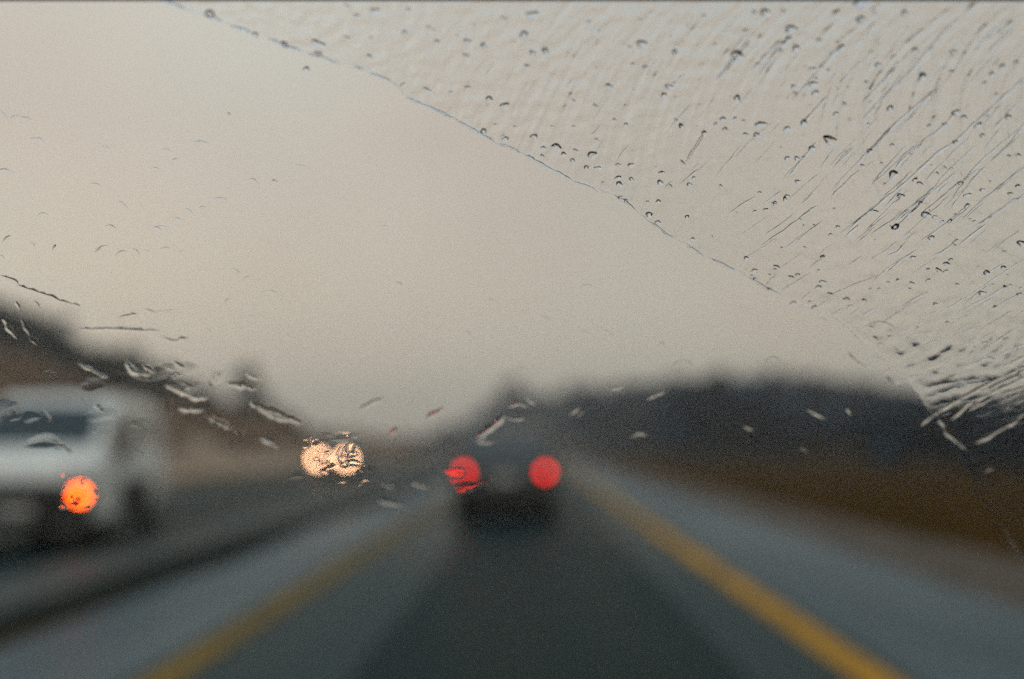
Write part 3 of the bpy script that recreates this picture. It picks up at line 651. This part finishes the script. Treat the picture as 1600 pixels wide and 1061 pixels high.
# smears over the hillside, the van and the headlamps
SM = [([(0, 235), (60, 260), (100, 295), (190, 320), (280, 355), (370, 380)], 6), ([(540, 435), (640, 415)], 5), ([(360, 485), (500, 485), (640, 490), (740, 490)], 6), ([(660, 390), (700, 410), (800, 400)], 5), ([(740, 515), (800, 545), (870, 525)], 6), ([(20, 420), (40, 480), (80, 530)], 8), ([(75, 350), (85, 400)], 7), ([(155, 350), (185, 385)], 6), ([(360, 640), (500, 710)], 8), ([(580, 620), (620, 690), (700, 690)], 10), ([(760, 740), (900, 800), (960, 800)], 12), ([(1150, 820), (1400, 920)], 12), ([(940, 880), (1130, 970)], 12), ([(1200, 980), (1290, 1030)], 10), ([(190, 850), (240, 910)], 9), ([(50, 850), (90, 880)], 9), ([(820, 850), (940, 860)], 12), ([(1180, 840), (1280, 900), (1340, 900)], 10), ([(100, 430), (170, 560)], 7), ([(200, 690), (240, 670)], 6), ([(650, 640), (720, 690)], 10), ([(960, 720), (985, 770)], 9), ([(420, 960), (445, 950)], 8), ([(240, 1000), (330, 1060)], 8), ([(880, 740), (830, 770)], 10), ([(1040, 730), (1180, 760)], 12), ([(1130, 690), (1200, 720)], 9), ([(720, 640), (860, 700)], 7)]
for s, wd in SM:
    k += 1; ridge(cr(0, 350, s), wd * 1.5, hr=rnd.uniform(.015, .045), seed=k, bead=.7, name='water_smear')
SC = [([(470, 240), (540, 200), (590, 183)], 7), ([(780, 280), (870, 228)], 11), ([(1015, 372), (1150, 260)], 12), ([(1010, 392), (1060, 362)], 9), ([(1020, 390), (1100, 385)], 7), ([(650, 310), (610, 380)], 8), ([(960, 612), (1090, 550)], 10), ([(800, 870), (845, 862)], 9), ([(740, 920), (780, 908)], 9), ([(870, 985), (900, 970)], 9), ([(560, 650), (680, 680)], 10), ([(560, 905), (620, 925)], 9), ([(1480, 270), (1510, 245)], 7), ([(30, 370), (80, 395)], 9), ([(180, 670), (200, 690)], 8), ([(560, 560), (640, 600)], 8), ([(1150, 270), (1190, 282), (1240, 278)], 6), ([(1240, 180), (1290, 215)], 6), ([(700, 560), (790, 600)], 9), ([(1160, 230), (1200, 205), (1260, 225)], 6)]
for s, wd in SC:
    k += 1; ridge(cr(400, 560, s), wd * 1.3, hr=rnd.uniform(.03, .07), seed=k, bead=.4, name='water_smear')
for s, wd in (([(985, 683), (998, 676), (1012, 682)], 7), ([(1160, 666), (1178, 672)], 7), ([(1050, 575), (1058, 565), (1072, 563), (1083, 571)], 3.5), ([(1192, 572), (1200, 560), (1212, 557), (1220, 566)], 3.5), ([(890, 650), (905, 636)], 6), ([(1010, 625), (1040, 612)], 6), ([(955, 612), (975, 606)], 5), ([(1260, 640), (1290, 655)], 6), ([(1320, 630), (1330, 650)], 6), ([(1250, 700), (1262, 706)], 6)):
    k += 1; ridge(s, wd, hr=.22, seed=k, bead=.4, name='water_smear')
# beads of water in front of the lamps
def bead_field(cx, cy, rx, ry, n, rmin, rmax, what, hr=(.008, .035)):
    for i in range(n):
        a = rnd.uniform(0, 6.28); q = math.sqrt(rnd.random()); x, y = cx + rx * q * math.cos(a), cy + ry * q * math.sin(a)
        o = raindrop(x, y, rnd.uniform(rmin, rmax), hr=rnd.uniform(*hr), el=rnd.uniform(1, 2.4), ang=rnd.gauss(-28, 25), seed=1000 + i, name='water_bead')
bead_field(520, 722, 62, 52, 34, 3, 11, 'blazing headlamps', (.003, .012))
bead_field(124, 775, 34, 40, 12, 2, 6, 'amber indicator')
bead_field(110, 640, 130, 60, 12, 7, 18, 'white van', (.003, .010))
bead_field(270, 590, 90, 45, 14, 7, 18, 'left hillside', (.003, .012))
bead_field(722, 745, 12, 18, 2, 12, 17, 'left tail lamp', (.004, .007))

# every piece of water told apart by its kind, its patch of the glass and its place in that patch
ORD = 'leftmost second third fourth fifth sixth seventh eighth ninth tenth eleventh twelfth thirteenth fourteenth fifteenth sixteenth seventeenth eighteenth nineteenth twentieth'.split()
KIND = dict(raindrop=('raindrop', 'raindrops on the windshield glass'), water_streak=('water streak', 'thin water streaks running down the glass'),
            wiper_edge_water=('water ridge', 'broken ridge of water along the wiper edge'), water_curl=('water curl', 'short curls of water on the wiped glass'),
            water_smear=('water smear', 'soft smears of water on the wiped glass'), water_bead=('water bead', 'flat beads of water over lamps and hillside'))
def patch_of(x, y):
    if y > 590:
        return ('over the white van' if x < 260 and y < 740 else 'over the amber lamp' if x < 260 else 'over the hillside foot' if x < 440 else 'over the oncoming headlamps' if x < 620
                else 'around the left tail lamp' if x < 770 else 'above the dark car' if x < 930 else 'over the dark right wood' if x < 1400 else 'at the lower right edge')
    c = ('far left', 'left', 'centre left', 'centre', 'centre right', 'right', 'far right')[min(6, max(0, int(x / 229)))]
    r = ('top', 'high', 'upper', 'middle', 'low')[min(4, max(0, int(y / 118)))]
    return f'in the {r} {c} patch of sky'
cells = {}
for q in WATER: cells.setdefault((q[0].name.split('.')[0], patch_of(q[1], q[2])), []).append(q)
for (kn, pt), l in cells.items():
    cat_, grp = KIND[kn]; l.sort(key=lambda q: q[1])
    for i, q in enumerate(l):
        w_ = '' if len(l) == 1 else ', leftmost' if i == 0 else ', rightmost' if i == len(l) - 1 else f', {ORD[i]} from left' if i < 20 else f', {ORD[min(19, len(l) - 1 - i)]} from right'
        tag(q[0], f'{q[3]} clear {cat_}{w_}, {pt}', cat_, grp)

# ------------------------------------------------------------------ rain haze
b = bmesh.new(); box(b, (0, 470, 24), (1250, 1080, 52)); 
M_h = bpy.data.materials.new('rain haze'); M_h.use_nodes = True; t = M_h.node_tree; t.nodes.clear()
po = N(t, 'ShaderNodeOutputMaterial'); pv = N(t, 'ShaderNodeVolumePrincipled'); pv.inputs['Density'].default_value = .0017; pv.inputs['Color'].default_value = (.97, .98, 1, 1)
pv.inputs['Anisotropy'].default_value = .6
t.links.new(pv.outputs[0], po.inputs['Volume'])
tag(link('haze', b, M_h), 'pale rain haze filling the air over the road', 'haze', kind='stuff')
